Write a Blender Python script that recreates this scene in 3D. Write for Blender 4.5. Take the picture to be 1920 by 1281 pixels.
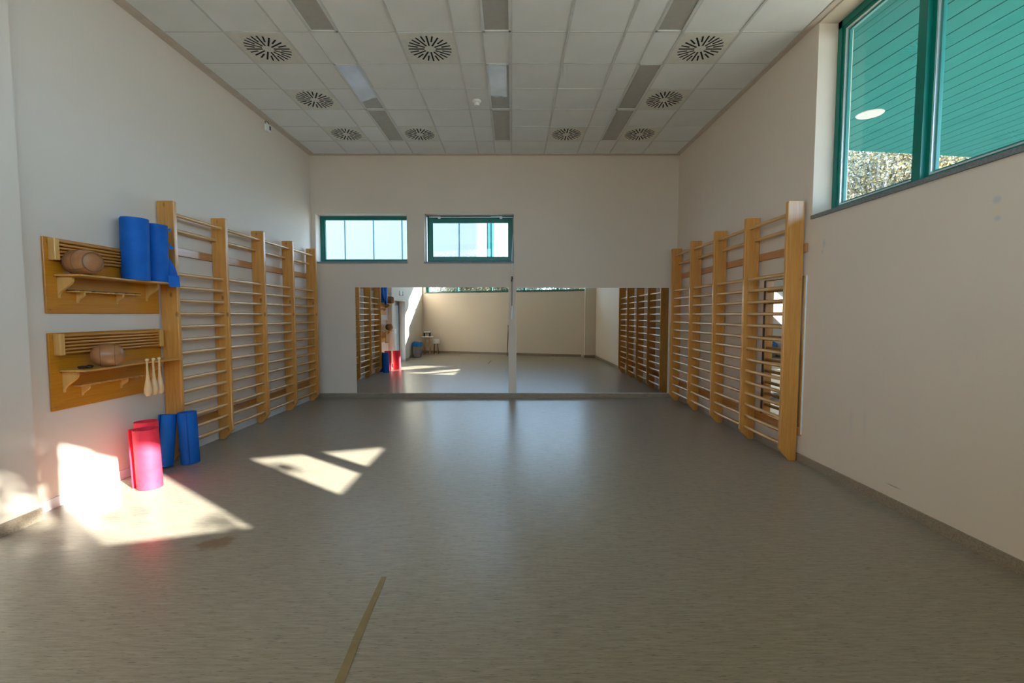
import bpy, bmesh, math, random
import numpy as np
from mathutils import Vector, Matrix

for o in list(bpy.data.objects):
    bpy.data.objects.remove(o)
S = bpy.context.scene
C = S.collection
R = math.radians
PI = math.pi

# ------------------------------------------------------------------ camera
CAM_H = 1.578
cd = bpy.data.cameras.new('camera')
cam = bpy.data.objects.new('camera', cd)
C.objects.link(cam)
cam.location = (0, 0, CAM_H)
cam.rotation_euler = (PI / 2 - 0.0582, 0, 0)
cd.sensor_width = 36
cd.lens = 16.0
cd.clip_start = 0.02
cd.clip_end = 300
S.camera = cam

# ------------------------------------------------------------------ sky, sun, exposure
w = bpy.data.worlds.new('world')
S.world = w
w.use_nodes = True
nt = w.node_tree
nt.nodes.clear()
tcw = nt.nodes.new('ShaderNodeTexCoord')
sep = nt.nodes.new('ShaderNodeSeparateXYZ')
rampw = nt.nodes.new('ShaderNodeValToRGB')
e = rampw.color_ramp.elements
e[0].position = 0.0
e[0].color = (0.56, 0.76, 1.0, 1)
e[1].position = 0.75
e[1].color = (0.30, 0.50, 0.92, 1)
bg = nt.nodes.new('ShaderNodeBackground')
bg.inputs['Strength'].default_value = 11.0
wo = nt.nodes.new('ShaderNodeOutputWorld')
nt.links.new(tcw.outputs['Generated'], sep.inputs[0])
nt.links.new(sep.outputs['Z'], rampw.inputs[0])
nt.links.new(rampw.outputs[0], bg.inputs[0])
nt.links.new(bg.outputs[0], wo.inputs[0])

SUN = Vector((-0.807, 0.590, -0.456)).normalized()
sd = bpy.data.lights.new('sun', 'SUN')
sd.energy = 42.0
sd.angle = R(0.55)
sd.color = (1.0, 0.965, 0.92)
so = bpy.data.objects.new('sun', sd)
C.objects.link(so)
so.rotation_euler = SUN.to_track_quat('-Z', 'Y').to_euler()
so.location = (20, -15, 14)

S.view_settings.view_transform = 'Standard'
S.view_settings.look = 'None'
S.view_settings.exposure = -0.02
S.view_settings.gamma = 1.0
S.view_settings.use_curve_mapping = False
S.cycles.max_bounces = 12
S.cycles.diffuse_bounces = 6
S.cycles.glossy_bounces = 6
S.cycles.transparent_max_bounces = 12
S.cycles.sample_clamp_indirect = 6.0

# ------------------------------------------------------------------ room numbers
XL, XR, D, HC = -3.7535, 3.0995, 8.616, 4.531
SILL_R, SILL_REAR = 2.595, 2.50
REAR_SLOPE = 0.314


def rear_y(x):
    return 0.10 + REAR_SLOPE * (x - 2.67)


# ------------------------------------------------------------------ materials
MATS = {}


def lin(c):
    return tuple(((v / 255.0) / 12.92 if v / 255.0 <= 0.04045 else ((v / 255.0 + 0.055) / 1.055) ** 2.4) for v in c)


class NT:
    def __init__(self, name):
        self.m = bpy.data.materials.new(name)
        self.m.use_nodes = True
        self.t = self.m.node_tree
        self.b = self.t.nodes['Principled BSDF']
        MATS[name] = self.m

    def n(self, typ, **kw):
        x = self.t.nodes.new(typ)
        for k, v in kw.items():
            setattr(x, k, v)
        return x

    def l(self, a, b):
        self.t.links.new(a, b)

    def coords(self, scale=(1, 1, 1), src='Object', rot=(0, 0, 0)):
        tc = self.n('ShaderNodeTexCoord')
        mp = self.n('ShaderNodeMapping')
        mp.inputs['Scale'].default_value = scale
        mp.inputs['Rotation'].default_value = rot
        self.l(tc.outputs[src], mp.inputs['Vector'])
        return mp.outputs[0]

    def noise(self, vec, scale=5, detail=4, rough=0.55, dist=0.0):
        x = self.n('ShaderNodeTexNoise')
        x.inputs['Scale'].default_value = scale
        x.inputs['Detail'].default_value = detail
        x.inputs['Roughness'].default_value = rough
        x.inputs['Distortion'].default_value = dist
        self.l(vec, x.inputs['Vector'])
        return x.outputs['Fac']

    def ramp(self, fac, stops):
        x = self.n('ShaderNodeValToRGB')
        e = x.color_ramp.elements
        while len(e) < len(stops):
            e.new(0.5)
        for i, (p, c) in enumerate(stops):
            e[i].position = p
            e[i].color = (*c, 1) if len(c) == 3 else c
        self.l(fac, x.inputs[0])
        return x.outputs[0]

    def mix(self, fac, a, b, blend='MIX'):
        x = self.n('ShaderNodeMix', data_type='RGBA', blend_type=blend)
        if isinstance(fac, (int, float)):
            x.inputs[0].default_value = fac
        else:
            self.l(fac, x.inputs[0])
        for i, v in ((6, a), (7, b)):
            if isinstance(v, tuple):
                x.inputs[i].default_value = (*v, 1) if len(v) == 3 else v
            else:
                self.l(v, x.inputs[i])
        return x.outputs[2]

    def math(self, op, a, b=0.0, clamp=False):
        x = self.n('ShaderNodeMath', operation=op)
        x.use_clamp = clamp
        for i, v in ((0, a), (1, b)):
            if isinstance(v, (int, float)):
                x.inputs[i].default_value = v
            else:
                self.l(v, x.inputs[i])
        return x.outputs[0]

    def bump(self, h, strength=0.2, dist=0.01):
        x = self.n('ShaderNodeBump')
        x.inputs['Strength'].default_value = strength
        x.inputs['Distance'].default_value = dist
        self.l(h, x.inputs['Height'])
        self.l(x.outputs[0], self.b.inputs['Normal'])

    def spot(self, center, radii, wobble=0.5, nscale=9, soft=0.5):
        """soft irregular blot with its own shape at a world position"""
        g = self.n('ShaderNodeNewGeometry')
        sub = self.n('ShaderNodeVectorMath', operation='SUBTRACT')
        self.l(g.outputs['Position'], sub.inputs[0])
        sub.inputs[1].default_value = center
        div = self.n('ShaderNodeVectorMath', operation='DIVIDE')
        self.l(sub.outputs[0], div.inputs[0])
        div.inputs[1].default_value = radii
        ln = self.n('ShaderNodeVectorMath', operation='LENGTH')
        self.l(div.outputs[0], ln.inputs[0])
        nz = self.noise(g.outputs['Position'], nscale, 5, 0.6)
        s = self.math('ADD', ln.outputs['Value'], self.math('MULTIPLY', self.math('SUBTRACT', nz, 0.5), wobble * 2))
        return self.math('DIVIDE', self.math('SUBTRACT', 1.0, s), soft, clamp=True)

    def set(self, rough=None, metal=None, spec=None, color=None, **kw):
        if rough is not None:
            self.b.inputs['Roughness'].default_value = rough
        if metal is not None:
            self.b.inputs['Metallic'].default_value = metal
        if spec is not None:
            self.b.inputs['Specular IOR Level'].default_value = spec
        if color is not None:
            if isinstance(color, tuple):
                self.b.inputs['Base Color'].default_value = (*color, 1)
            else:
                self.l(color, self.b.inputs['Base Color'])
        for k, v in kw.items():
            self.b.inputs[k].default_value = v
        return self


def plain(name, color, rough=0.5, metal=0.0, vary=0.06, scale=12, bump=0.0, spec=None):
    m = NT(name)
    v = m.coords()
    nz = m.noise(v, scale, 4)
    dk = tuple(c * (1 - vary) for c in color)
    lt = tuple(min(1, c * (1 + vary)) for c in color)
    m.set(rough, metal, spec, m.ramp(nz, [(0.3, dk), (0.7, lt)]))
    if bump:
        m.bump(m.noise(v, scale * 8, 3), bump, 0.002)
    return m


def wall_paint(name, color, spots=()):
    m = NT(name)
    v = m.coords(src='Object')
    big = m.noise(v, 0.9, 3)
    col = m.ramp(big, [(0.3, tuple(c * 0.97 for c in color)), (0.7, color)])
    for (cen, rad, sc, amt, wob, soft) in spots:
        f = m.math('MULTIPLY', m.spot(cen, rad, wob, 14, soft), amt)
        col = m.mix(f, col, sc)
    m.set(0.62, 0, 0.35, col)
    m.bump(m.noise(v, 160, 3, 0.7), 0.12, 0.002)
    return m


CREAM = (0.71, 0.605, 0.495)
wall_paint('wall_paint', CREAM)
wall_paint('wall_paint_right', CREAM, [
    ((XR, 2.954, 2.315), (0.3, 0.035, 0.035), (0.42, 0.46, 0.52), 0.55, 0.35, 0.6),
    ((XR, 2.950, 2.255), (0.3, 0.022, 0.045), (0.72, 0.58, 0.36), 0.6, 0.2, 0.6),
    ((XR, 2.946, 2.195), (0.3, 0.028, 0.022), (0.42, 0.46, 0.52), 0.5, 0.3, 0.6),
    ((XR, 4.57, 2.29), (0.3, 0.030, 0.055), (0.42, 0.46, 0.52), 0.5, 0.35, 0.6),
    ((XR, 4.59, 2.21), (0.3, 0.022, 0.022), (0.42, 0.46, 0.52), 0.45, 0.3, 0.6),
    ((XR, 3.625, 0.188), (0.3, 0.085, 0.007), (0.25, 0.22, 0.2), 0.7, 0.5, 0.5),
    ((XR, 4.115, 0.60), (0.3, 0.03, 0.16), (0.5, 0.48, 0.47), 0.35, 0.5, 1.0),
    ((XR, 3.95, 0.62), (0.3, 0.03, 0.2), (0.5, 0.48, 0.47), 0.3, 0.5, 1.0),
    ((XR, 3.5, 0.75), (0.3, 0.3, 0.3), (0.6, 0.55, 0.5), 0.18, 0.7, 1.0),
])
plain('white_skirting', (0.78, 0.76, 0.73), 0.45)
plain('ceiling_border', (0.60, 0.51, 0.43), 0.7)
plain('plenum', (0.12, 0.12, 0.115), 0.9)
plain('grid_metal', (0.60, 0.59, 0.56), 0.5)
m = NT('ceiling_tile')
v = m.coords()
m.set(0.85, 0, 0.2, m.ramp(m.noise(v, 2.2, 3), [(0.25, (0.76, 0.765, 0.74)), (0.75, (0.82, 0.82, 0.795))]))
m.bump(m.noise(v, 140, 3, 0.7), 0.25, 0.003)
plain('diffuser_plate', (0.70, 0.68, 0.60), 0.5)
plain('slot_black', (0.006, 0.006, 0.006), 0.8)
plain('light_frame', (0.66, 0.66, 0.63), 0.4)
plain('light_panel', (0.42, 0.40, 0.355), 0.45, vary=0.05)
plain('light_film', (0.66, 0.68, 0.72), 0.22, vary=0.12, scale=3)
plain('plastic_white', (0.8, 0.79, 0.75), 0.4)
plain('plastic_black', (0.012, 0.012, 0.013), 0.5)
plain('sill_stone', (0.16, 0.175, 0.175), 0.45, vary=0.25, scale=60)
plain('sill_blue', (0.20, 0.24, 0.27), 0.45, vary=0.15, scale=40)
plain('teal_frame', lin((0, 112, 98)), 0.28, vary=0.05)
plain('teal_light', lin((45, 130, 122)), 0.4, vary=0.05)
plain('soffit_teal', lin((30, 101, 99)), 0.8, vary=0.05, scale=3, spec=0.08)
plain('soffit_back', lin((4, 26, 22)), 0.7)
plain('aluminium', (0.85, 0.87, 0.90), 0.3, 0.7, vary=0.03)
plain('steel_dark', (0.25, 0.27, 0.28), 0.35, 0.8)
plain('rod_grey', (0.36, 0.35, 0.33), 0.4)
plain('facade_white', (0.34, 0.345, 0.35), 0.5, vary=0.02, scale=1)
plain('facade_joint', lin((100, 150, 150)), 0.5)
plain('lamp_cover', (0.36, 0.37, 0.36), 0.5)
plain('roof', (0.3, 0.3, 0.3), 0.8)
plain('outer_ground', (0.26, 0.22, 0.155), 0.9, vary=0.3, scale=0.6)
plain('bark', (0.30, 0.27, 0.23), 0.9, vary=0.3, scale=6)
plain('bin_grey', (0.22, 0.23, 0.235), 0.5)
plain('bag_blue', lin((0, 110, 190)), 0.45)
plain('leather_seam', (0.20, 0.085, 0.035), 0.6)
plain('white_laminate', (0.8, 0.8, 0.77), 0.35)
plain('green_sign', lin((20, 130, 80)), 0.5)
plain('tape', lin((132, 113, 76)), 0.6, vary=0.14, scale=9)

m = NT('mirror')
m.set(0.0, 1.0, None, (0.84, 0.86, 0.85))
plain('mirror_edge', (0.70, 0.72, 0.70), 0.3)
plain('mirror_edge_dark', (0.05, 0.04, 0.03), 0.4)

# window glass: clear, thin, with a Fresnel reflection
m = NT('glass')
tr = m.n('ShaderNodeBsdfTransparent')
tr.inputs[0].default_value = (0.94, 0.975, 0.96, 1)
gl = m.n('ShaderNodeBsdfGlossy')
gl.inputs['Roughness'].default_value = 0.0
fr = m.n('ShaderNodeLayerWeight')
fr.inputs[0].default_value = 0.5
fz = m.math('ADD', m.math('MULTIPLY', m.math('POWER', fr.outputs['Facing'], 5.0), 0.9), 0.04)
mx = m.n('ShaderNodeMixShader')
m.l(fz, mx.inputs[0])
m.l(tr.outputs[0], mx.inputs[1])
m.l(gl.outputs[0], mx.inputs[2])
m.l(mx.outputs[0], m.t.nodes['Material Output'].inputs['Surface'])


def linoleum(name, c0, c1, fleck, stain=False):
    m = NT(name)
    v = m.coords((2.2, 26, 26))
    a = m.noise(v, 3.0, 6, 0.62, 0.3)
    col = m.ramp(a, [(0.28, c0), (0.5, tuple((p + q) / 2 for p, q in zip(c0, c1))), (0.74, c1)])
    v2 = m.coords((5, 60, 60))
    fl = m.noise(v2, 3.2, 3, 0.5)
    col = m.mix(m.math('MULTIPLY', m.ramp(fl, [(0.60, (0, 0, 0)), (0.70, (1, 1, 1))]), 0.8), col, fleck)
    v3 = m.coords((6, 70, 70))
    fl2 = m.noise(v3, 2.3, 3, 0.5)
    col = m.mix(m.math('MULTIPLY', m.ramp(fl2, [(0.64, (0, 0, 0)), (0.74, (1, 1, 1))]), 0.5), col, tuple(min(1, x * 1.35) for x in c1))
    if stain:
        f1 = m.spot((-2.06, 3.05, 0), (0.13, 0.085, 1), 0.75, 13, 0.45)
        f2 = m.spot((-2.01, 3.12, 0), (0.07, 0.06, 1), 0.6, 17, 0.5)
        f3 = m.spot((-2.19, 2.955, 0), (0.16, 0.012, 1), 0.4, 8, 0.7)
        f = m.math('MULTIPLY', m.math('MAXIMUM', m.math('MAXIMUM', f1, f2), m.math('MULTIPLY', f3, 0.6)), 0.75)
        col = m.mix(f, col, (0.17, 0.095, 0.05))
    m.set(0.36, 0, 0.45, col)
    rr = m.n('ShaderNodeMapRange')
    rr.inputs['To Min'].default_value = 0.29
    rr.inputs['To Max'].default_value = 0.31
    m.l(m.noise(m.coords((1, 2, 1)), 2.0, 4), rr.inputs['Value'])
    m.l(rr.outputs[0], m.b.inputs['Roughness'])
    m.bump(a, 0.05, 0.002)
    return m


linoleum('linoleum', (0.218, 0.184, 0.138), (0.36, 0.308, 0.24), (0.06, 0.05, 0.036), True)
linoleum('linoleum_skirting', (0.20, 0.155, 0.105), (0.37, 0.30, 0.22), (0.10, 0.075, 0.05))


def wood(name, c0, c1, axis, rough=0.3, knots=True):
    m = NT(name)
    sc = [16, 16, 16]
    sc[axis] = 0.9
    v = m.coords(tuple(sc))
    a = m.noise(v, 2.4, 5, 0.6, 1.2)
    col = m.ramp(a, [(0.3, c0), (0.68, c1)])
    if knots:
        sk = [9, 9, 9]
        sk[axis] = 5
        vo = m.n('ShaderNodeTexVoronoi')
        vo.inputs['Scale'].default_value = 0.75
        m.l(m.coords(tuple(sk)), vo.inputs['Vector'])
        k = m.ramp(vo.outputs['Distance'], [(0.06, (1, 1, 1)), (0.14, (0, 0, 0))])
        col = m.mix(m.math('MULTIPLY', k, 0.7), col, tuple(c * 0.28 for c in c0))
    m.set(rough, 0, 0.5, col)
    m.b.inputs['Coat Weight'].default_value = 0.25
    m.b.inputs['Coat Roughness'].default_value = 0.15
    return m


wood('pine_post', (0.53, 0.215, 0.036), (0.68, 0.32, 0.07), 2)
wood('pine_rung', (0.52, 0.27, 0.085), (0.70, 0.41, 0.16), 1, 0.25, False)
wood('pine_rail', (0.40, 0.15, 0.03), (0.52, 0.23, 0.065), 1)
wood('ply_board', (0.48, 0.165, 0.006), (0.57, 0.225, 0.012), 1, 0.33, False)
wood('ply_light', (0.62, 0.32, 0.075), (0.74, 0.41, 0.12), 2, 0.4, False)
wood('ply_shelf', (0.54, 0.25, 0.045), (0.66, 0.33, 0.075), 1, 0.38, False)
wood('dowel', (0.46, 0.18, 0.028), (0.58, 0.25, 0.048), 1, 0.35, False)
wood('club_wood', (0.70, 0.42, 0.19), (0.80, 0.52, 0.26), 2, 0.16, False)
wood('table_wood', (0.42, 0.25, 0.15), (0.52, 0.33, 0.2), 2, 0.4, False)

m = NT('leather')
v = m.coords()
m.set(0.34, 0, 0.5, m.ramp(m.noise(v, 7, 6, 0.65), [(0.3, (0.30, 0.115, 0.04)), (0.7, (0.46, 0.205, 0.075))]))
m.bump(m.noise(v, 60, 4, 0.6), 0.25, 0.003)


def foam(name, c0, c1):
    m = NT(name)
    v = m.coords()
    wv = m.n('ShaderNodeTexWave', wave_type='BANDS', bands_direction='Z')
    wv.inputs['Scale'].default_value = 60
    m.l(v, wv.inputs['Vector'])
    m.set(0.6, 0, 0.3, m.ramp(m.noise(v, 8, 4), [(0.3, c0), (0.7, c1)]))
    m.bump(wv.outputs['Fac'], 0.25, 0.0015)
    return m


foam('foam_blue', (0.0, 0.092, 0.40), (0.002, 0.125, 0.49))
foam('foam_red', (0.82, 0.028, 0.062), (0.90, 0.045, 0.088))


def leaf_mat(name, stops):
    m = NT(name)
    g = m.n('ShaderNodeNewGeometry')
    x = m.n('ShaderNodeValToRGB')
    e = x.color_ramp.elements
    while len(e) < len(stops):
        e.new(0.5)
    for i, (p, c) in enumerate(stops):
        e[i].position = p
        e[i].color = (*c, 1)
    m.l(g.outputs['Random Per Island'], x.inputs[0])
    m.set(0.5, 0, 0.3, x.outputs[0])
    t = m.n('ShaderNodeBsdfTranslucent')
    m.l(x.outputs[0], t.inputs[0])
    mx = m.n('ShaderNodeMixShader')
    mx.inputs[0].default_value = 0.35
    m.l(m.b.outputs[0], mx.inputs[1])
    m.l(t.outputs[0], mx.inputs[2])
    m.l(mx.outputs[0], m.t.nodes['Material Output'].inputs['Surface'])


leaf_mat('leaf_autumn', [(0.0, (0.05, 0.06, 0.04)), (0.3, (0.15, 0.145, 0.075)), (0.55, (0.30, 0.23, 0.08)), (0.8, (0.33, 0.21, 0.10)), (1.0, (0.55, 0.52, 0.42))])
leaf_mat('leaf_green', [(0.0, (0.05, 0.07, 0.05)), (0.5, (0.14, 0.17, 0.10)), (1.0, (0.38, 0.38, 0.28))])


# ------------------------------------------------------------------ mesh helpers
class MB:
    def __init__(self):
        self.v, self.f = [], []

    def add(self, vs, fs):
        k = len(self.v)
        self.v += [tuple(p) for p in vs]
        self.f += [tuple(i + k for i in f) for f in fs]
        return self

    def box(self, a, b):
        (x0, y0, z0), (x1, y1, z1) = a, b
        return self.add([(x0, y0, z0), (x1, y0, z0), (x1, y1, z0), (x0, y1, z0), (x0, y0, z1), (x1, y0, z1), (x1, y1, z1), (x0, y1, z1)],
                        [(0, 3, 2, 1), (4, 5, 6, 7), (0, 1, 5, 4), (1, 2, 6, 5), (2, 3, 7, 6), (3, 0, 4, 7)])

    def prism(self, poly, z0, z1, axis=2):
        """poly of 2-D points extruded along an axis"""
        n = len(poly)

        def P(p, h):
            return (p[0], p[1], h) if axis == 2 else ((p[0], h, p[1]) if axis == 1 else (h, p[0], p[1]))
        self.add([P(p, z0) for p in poly] + [P(p, z1) for p in poly],
                 [tuple(range(n))[::-1], tuple(range(n, 2 * n))] + [(i, (i + 1) % n, n + (i + 1) % n, n + i) for i in range(n)])
        return self

    def tube(self, pts, rad, n=8, cap=True):
        pts = [Vector(p) for p in pts]
        rads = rad if isinstance(rad, (list, tuple)) else [rad] * len(pts)
        k = len(self.v)
        prev = None
        for i, p in enumerate(pts):
            t = (pts[min(i + 1, len(pts) - 1)] - pts[max(i - 1, 0)]).normalized()
            if prev is None:
                up = Vector((0, 0, 1)) if abs(t.z) < 0.9 else Vector((1, 0, 0))
                a = t.cross(up).normalized()
            else:
                a = (prev - t * prev.dot(t)).normalized()
            prev = a
            b = t.cross(a)
            for j in range(n):
                th = 2 * PI * j / n
                self.v.append(tuple(p + (a * math.cos(th) + b * math.sin(th)) * rads[i]))
        for i in range(len(pts) - 1):
            for j in range(n):
                q = k + i * n
                self.f.append((q + j, q + (j + 1) % n, q + n + (j + 1) % n, q + n + j))
        if cap:
            self.f.append(tuple(k + j for j in range(n))[::-1])
            q = k + (len(pts) - 1) * n
            self.f.append(tuple(q + j for j in range(n)))
        return self

    def lathe(self, prof, n=24, mat=None):
        """prof of (radius, height) about z, optional 4x4 matrix"""
        k = len(self.v)
        M = mat or Matrix.Identity(4)
        for r, h in prof:
            for j in range(n):
                th = 2 * PI * j / n
                self.v.append(tuple(M @ Vector((r * math.cos(th), r * math.sin(th), h))))
        for i in range(len(prof) - 1):
            for j in range(n):
                q = k + i * n
                self.f.append((q + j, q + (j + 1) % n, q + n + (j + 1) % n, q + n + j))
        self.f.append(tuple(k + j for j in range(n))[::-1])
        q = k + (len(prof) - 1) * n
        self.f.append(tuple(q + j for j in range(n)))
        return self

    def mesh(self, name, mat, smooth=False, bevel=0.0):
        me = bpy.data.meshes.new(name)
        me.from_pydata(self.v, [], self.f)
        bm = bmesh.new()
        bm.from_mesh(me)
        bmesh.ops.recalc_face_normals(bm, faces=bm.faces)
        if bevel:
            bmesh.ops.bevel(bm, geom=bm.edges[:], offset=bevel, segments=1, affect='EDGES', clamp_overlap=True)
        bm.to_mesh(me)
        bm.free()
        me.materials.append(MATS[mat].copy() if False else MATS[mat])
        if smooth:
            for p in me.polygons:
                p.use_smooth = True
            try:
                me.set_sharp_from_angle(angle=R(40))
            except Exception:
                pass
        return me


for k in list(MATS):
    if isinstance(MATS[k], NT):
        MATS[k] = MATS[k].m


def link(name, me, parent=None, loc=(0, 0, 0), rot=(0, 0, 0)):
    o = bpy.data.objects.new(name, me)
    C.objects.link(o)
    o.parent = parent
    o.location = loc
    o.rotation_euler = rot
    return o


def build(mb, name, mat, parent=None, smooth=False, bevel=0.0, loc=(0, 0, 0), rot=(0, 0, 0)):
    return link(name, mb.mesh(name, mat, smooth, bevel), parent, loc, rot)


def tag(o, label, cat, group=None, kind=None):
    o['label'] = label
    if cat:
        o['category'] = cat
    if group:
        o['group'] = group
    if kind:
        o['kind'] = kind
    return o


def struct(o, label):
    o['kind'] = 'structure'
    o['label'] = label
    return o


def empty(name, loc=(0, 0, 0), rot=(0, 0, 0)):
    o = bpy.data.objects.new(name, None)
    o.empty_display_size = 0.1
    C.objects.link(o)
    o.location = loc
    o.rotation_euler = rot
    return o


def wall_cells(u0, u1, z0, z1, holes, put):
    """boxes of a wall around rectangular holes (ua, ub, za, zb)"""
    us = sorted({u0, u1, *[h[0] for h in holes], *[h[1] for h in holes]})
    zs = sorted({z0, z1, *[h[2] for h in holes], *[h[3] for h in holes]})
    us = [u for u in us if u0 <= u <= u1]
    zs = [z for z in zs if z0 <= z <= z1]
    for a, b in zip(us, us[1:]):
        for c, d in zip(zs, zs[1:]):
            mu, mz = (a + b) / 2, (c + d) / 2
            if not any(h[0] < mu < h[1] and h[2] < mz < h[3] for h in holes):
                put(a, b, c, d)


# ------------------------------------------------------------------ the shell
WT = 4.57
# floor: the room's outline, its back edge along the slanted rear wall
fl = MB().prism([(-4.15, rear_y(-4.15) - 0.3), (3.45, rear_y(3.45) - 0.3), (3.45, D + 0.35), (-4.15, D + 0.35)], -0.25, 0.0)
floor = struct(build(fl, 'floor', 'linoleum'), 'grey marbled linoleum floor with fine dark streaks')

# back wall with two window openings
W1 = (-3.672, -1.966, 2.55, 3.463)
W2 = (-1.642, 0.030, 2.55, 3.463)
mb = MB()
wall_cells(-4.15, 3.45, 0, WT, [W1, W2], lambda a, b, c, d: mb.box((a, D, c), (b, D + 0.33, d)))
wall_back = struct(build(mb, 'wall_back', 'wall_paint'), 'cream end wall carrying the wide mirrors and two small windows')

# right wall with the ribbon window
WR = (0.24, 4.768, SILL_R, 4.515)
mb = MB()
wall_cells(0.30, D, 0, WT, [WR], lambda a, b, c, d: mb.box((XR, a, c), (XR + 0.35, b, d)))
wall_right = struct(build(mb, 'wall_right', 'wall_paint_right'), 'cream wall under the long teal-framed window')

# left wall with a glazed door opening and two shallow pilasters
mb = MB()
wall_cells(rear_y(XL) - 0.35, D, 0, WT, [(1.74, 3.08, 0, 2.03)], lambda a, b, c, d: mb.box((XL - 0.35, a, c), (XL, b, d)))
wall_left = struct(build(mb, 'wall_left', 'wall_paint'), 'cream wall behind the wooden shelf boards')
PX = XL + 0.12
build(MB().box((XL - 0.01, 3.08, 0), (PX, 3.415, WT)), 'pilaster', 'wall_paint', wall_left)
build(MB().box((XL - 0.01, 1.17, 0), (PX, 1.74, WT)), 'pilaster', 'wall_paint', wall_left)
build(MB().box((XL - 0.01, 1.74, 2.03), (PX, 3.08, WT)), 'door_lintel', 'wall_paint', wall_left)

# slanted rear wall; its own frame: u along the wall from the column to the far corner, w outward
RA = math.atan(REAR_SLOPE)
RU = Vector((-math.cos(RA), -math.sin(RA), 0))
RW = Vector((math.sin(RA), -math.cos(RA), 0))
RO = Vector((2.67, 0.10, 0))


def rp(u, wv, z):
    p = RO + RU * u + RW * wv
    return (p.x, p.y, z)


def rbox(mb, u0, u1, w0, w1, z0, z1):
    k = [rp(u0, w0, z0), rp(u1, w0, z0), rp(u1, w1, z0), rp(u0, w1, z0), rp(u0, w0, z1), rp(u1, w0, z1), rp(u1, w1, z1), rp(u0, w1, z1)]
    return mb.add(k, [(0, 3, 2, 1), (4, 5, 6, 7), (0, 1, 5, 4), (1, 2, 6, 5), (2, 3, 7, 6), (3, 0, 4, 7)])


ULEN = (2.67 - XL) / math.cos(RA)
mb = MB()
wall_cells(-0.15, ULEN + 0.02, 0, WT, [(-0.05, ULEN - 0.12, SILL_REAR, 4.515)], lambda a, b, c, d: rbox(mb, a, b, 0, 0.30, c, d))
wall_rear = struct(build(mb, 'wall_rear', 'wall_paint'), 'slanting cream wall behind the camera, seen in the mirrors')

# corner column between the two ribbon windows
mb = MB().prism([(2.715, 0.125), (2.70, 0.386), (3.0995, 0.386), (3.28, 0.250), (3.45, 0.10), (3.45, -0.05), (2.9, 0.02)], 0, WT)
col = struct(build(mb, 'trim_1', 'wall_paint'), 'plain cream corner column seen in the mirror')

# baseboards
mb = MB().box((XL + 0.012, D - 0.014, 0), (XR - 0.015, D, 0.088))
struct(build(mb, 'baseboard_back', 'linoleum_skirting'), 'grey-brown linoleum skirting below the mirrors')
mb = MB().box((XR - 0.014, 0.40, 0), (XR, D - 0.015, 0.088))
struct(build(mb, 'baseboard_right', 'linoleum_skirting'), 'grey-brown linoleum skirting along the window wall')
mb = MB()
rbox(mb, 0.06, ULEN - 0.03, -0.014, 0.0, 0, 0.088)
struct(build(mb, 'baseboard_rear', 'linoleum_skirting'), 'grey-brown linoleum skirting of the slanting wall')
mb = MB().prism([(2.686, 0.125), (2.686, 0.40), (3.0845, 0.40), (3.0845, 0.385), (2.701, 0.385), (2.715, 0.125)], 0, 0.088)
struct(build(mb, 'trim_2', 'linoleum_skirting'), 'linoleum skirting wrapped around the corner column')
mb = MB().box((XL, 3.43, 0), (XL + 0.012, D - 0.015, 0.085))
struct(build(mb, 'baseboard_left', 'white_skirting'), 'white skirting under the wall bars and shelf boards')
mb = MB().box((PX, 3.08, 0), (PX + 0.014, 3.429, 0.095)).box((XL + 0.012, 3.415, 0), (PX, 3.429, 0.095))
struct(build(mb, 'trim_3', 'linoleum_skirting'), 'linoleum skirting on the pilaster beside the shelf boards')
mb = MB().box((PX, 1.16, 0), (PX + 0.014, 1.74, 0.095)).box((XL, 1.156, 0), (PX + 0.014, 1.17, 0.095)).box((XL, rear_y(XL) + 0.02, 0), (XL + 0.014, 1.156, 0.088))
struct(build(mb, 'trim_4', 'linoleum_skirting'), 'linoleum skirting past the door, seen in the mirror')

# ------------------------------------------------------------------ ceiling
mb = MB().prism([(-4.15, rear_y(-4.15) - 0.3), (3.45, rear_y(3.45) - 0.3), (3.45, D + 0.35), (-4.15, D + 0.35)], HC + 0.035, HC + 0.5)
ceiling = struct(build(mb, 'ceiling', 'plenum'), 'suspended ceiling of square pale grey tiles')
XG, Y0, T = -0.01, 8.5387, 0.6
XC0, XC1 = -3.645, 3.03
# beige border strips and the reveal head over the ribbon windows
mb = MB().box((XL, 3.415, HC - 0.004), (XC0, D, HC + 0.036)).box((XC1, 0.386, HC - 0.004), (XR, D, HC + 0.036)).box((XC0, Y0, HC - 0.004), (XC1, D, HC + 0.036))
build(mb, 'border_strip', 'ceiling_border', ceiling)
rails = sorted(set([XG + T * c for c in range(-5, 5)] + [XG + T * c - 0.3 for c in (0, -3, 3)]))
JMAX = 13
for xr_ in rails:
    half = min(abs(xr_ - (XG + T * c - 0.3)) for c in (0, -3, 3)) < 0.01
    wd = 0.007 if half else 0.012
    build(MB().box((xr_ - wd, Y0 - T * JMAX, HC - 0.003), (xr_ + wd, Y0, HC + 0.036)), 'grid_rail', 'grid_metal', ceiling)
LROWS = [(1, 2), (3, 4), (6, 7), (8, 9), (11, 12)]
for j in range(JMAX + 1):
    y = Y0 - T * j
    cuts = [XC0, XC1]
    if any(jb == j for _, jb in LROWS):      # a light spans this joint: the rail stops at it
        for c in (-3, 0, 3):
            cuts += [XG + T * c - 0.302, XG + T * c + 0.002]
    cuts.sort()
    for i in range(0, len(cuts), 2):
        build(MB().box((cuts[i], y - 0.0055, HC + 0.001), (cuts[i + 1], y + 0.0055, HC + 0.036)), 'cross_rail', 'grid_metal', ceiling)

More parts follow.
